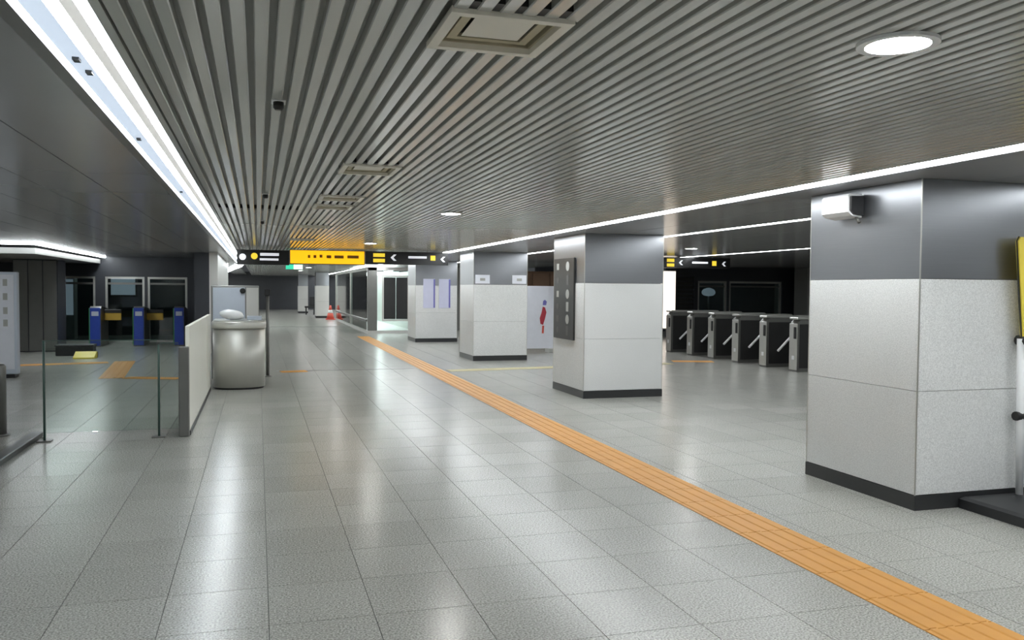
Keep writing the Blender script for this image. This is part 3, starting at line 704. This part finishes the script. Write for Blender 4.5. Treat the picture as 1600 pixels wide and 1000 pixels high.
# ================================================================== GLASS LIFT AND FAR HALL
t = thing('glass_lift', 'glass-walled lift enclosure with steel posts left of the farthest pillar', 'elevator', (4.6, 31, 0))
part(t, 'plinth', MB().box(3.80, 5.75, 31.0, 44, 0, .10), 'pale_wall')
part(t, 'post', MB().cbox(3.84, 4.18, 31.0, 31.3, .10, 2.42, .01), 'steel_dark')
part(t, 'post', MB().cbox(3.80, 3.90, 43.8, 44.0, .10, 2.42, .01), 'steel')
part(t, 'post', MB().cbox(3.80, 3.88, 36.8, 36.9, .10, 2.42, .01), 'steel')
part(t, 'header', MB().box(3.80, 5.7, 31.0, 31.2, 2.30, 2.42), 'pale_wall')
part(t, 'header', MB().box(3.80, 3.9, 31.21, 44, 2.30, 2.42), 'pale_wall')
part(t, 'rail', MB().box(3.80, 3.86, 31.31, 43.79, .42, .50), 'steel_dark')
for a, b in ((31.31, 36.79), (36.91, 43.79)):
    part(t, 'pane', MB().box(3.82, 3.835, a, b, .51, 2.299), 'glass_pale')
    part(t, 'pane', MB().box(3.82, 3.835, a, b, .10, .419), 'glass_pale')
part(t, 'pane', MB().box(4.19, 5.7, 31.05, 31.065, .10, 2.299), 'glass_pale')
part(t, 'door_frame', MB().frame(4.36, 5.36, .45, 2.12, .06, 31.0, 31.045), 'pale_wall')
part(t, 'door_panel', MB().box(4.425, 4.855, 31.01, 31.04, .52, 2.05), 'board')
part(t, 'door_panel', MB().box(4.875, 5.295, 31.01, 31.04, .52, 2.05), 'board')
part(t, 'added_cabin_light', MB().box(4.3, 5.3, 33, 42, 2.25, 2.29), 'added_lift_light')  # glowing panel added to brighten the lift; no lamp is seen there
part(t, 'back_panel', MB().box(5.5, 5.7, 31.3, 44, .10, 2.3), 'pale_wall')

def far_pillar(label, x0, x1, y):
    t = thing('far_pillar', label, 'pillar', ((x0 + x1) / 2, y + .5, 0))
    part(t, 'core', MB().box(x0 + .02, x1 - .02, y + .02, y + 1.0, 0, CEIL - .001), 'soffit_gap')
    part(t, 'skirting', MB().box(x0, x1, y, y + .019, 0, .12), 'skirting')
    part(t, 'stone_panel', MB().cbox(x0, x1, y, y + .019, .121, .9, .003), 'pale_wall')
    part(t, 'stone_panel', MB().cbox(x0, x1, y, y + .019, .905, 1.76, .003), 'pale_wall')
    part(t, 'steel_panel', MB().cbox(x0, x1, y, y + .019, 1.765, 2.49, .003), 'steel_band')
    part(t, 'side_cladding', MB().box(x0, x0 + .019, y + .02, y + 1.0, 0.12, 1.76), 'pale_wall')
far_pillar('distant white clad pillar at the far end, left one', 2.49, 3.10, 56.0)
far_pillar('distant white clad pillar left of the glass lift', 3.02, 3.72, 47.0)
t = thing('traffic_cone', 'faded red traffic cone standing by the glass lift', 'cone', (3.62, 44.9, 0))
part(t, 'base', MB().cbox(3.38, 3.86, 44.66, 45.14, 0, .05, .01), 'cone')
part(t, 'body', MB().lathe([(.20, .05), (.13, .34)], 3.62, 44.9, 20), 'cone')
part(t, 'band', MB().lathe([(.131, .34), (.095, .5)], 3.62, 44.9, 20), 'white')
part(t, 'tip', MB().lathe([(.094, .5), (.04, .74)], 3.62, 44.9, 20), 'cone')
t = thing('bench', 'low black bench far down the hall between white pillars', 'bench', (3.05, 53, 0))
part(t, 'seat', MB().cbox(2.75, 3.38, 53, 53.5, .42, .52, .01), 'black')
part(t, 'leg', MB().box(2.80, 2.86, 53.02, 53.48, 0, .419), 'black')
part(t, 'leg', MB().box(3.27, 3.33, 53.02, 53.48, 0, .419), 'black')
part(t, 'backrest', MB().cbox(3.05, 3.38, 53.42, 53.5, .521, 1.1, .01), 'black')

# ================================================================== SHELL
struct('wall_far', MB().box(-9, 21, 65.5, 66, 0, 2.8), 'dark_wall', 'dark wall at the far end of the hall')
struct('ceiling.007', MB().box(-1.6, -0.78, 27.26, 65.4, CEIL + .05, CEIL + .15), 'soffit', 'dark ceiling over the far corridor edge')
struct('wall_side_left', MB().box(-9.2, -9.0, -5, 66, 0, 2.8), 'grey_wall', 'grey side wall beyond the left hall')
struct('wall_side_right', MB().box(20.9, 21.1, -5, 66, 0, 2.8), 'grey_wall', 'grey side wall beyond the turnstiles')
struct('wall_back', MB().box(-9.2, 21.1, -5.2, -5.0, 0, 2.8), 'pale_wall', 'pale wall behind the viewpoint')
struct('wall_hall_far', MB().box(10.3, 13.6, 31, 31.2, 0, 2.6), 'dark_wall', 'dark wall far behind the turnstiles')
struct('wall_lift', MB().box(6.2, 10.4, 33, 33.2, 0, CEIL), 'grey_wall', 'grey wall right of the glass lift')
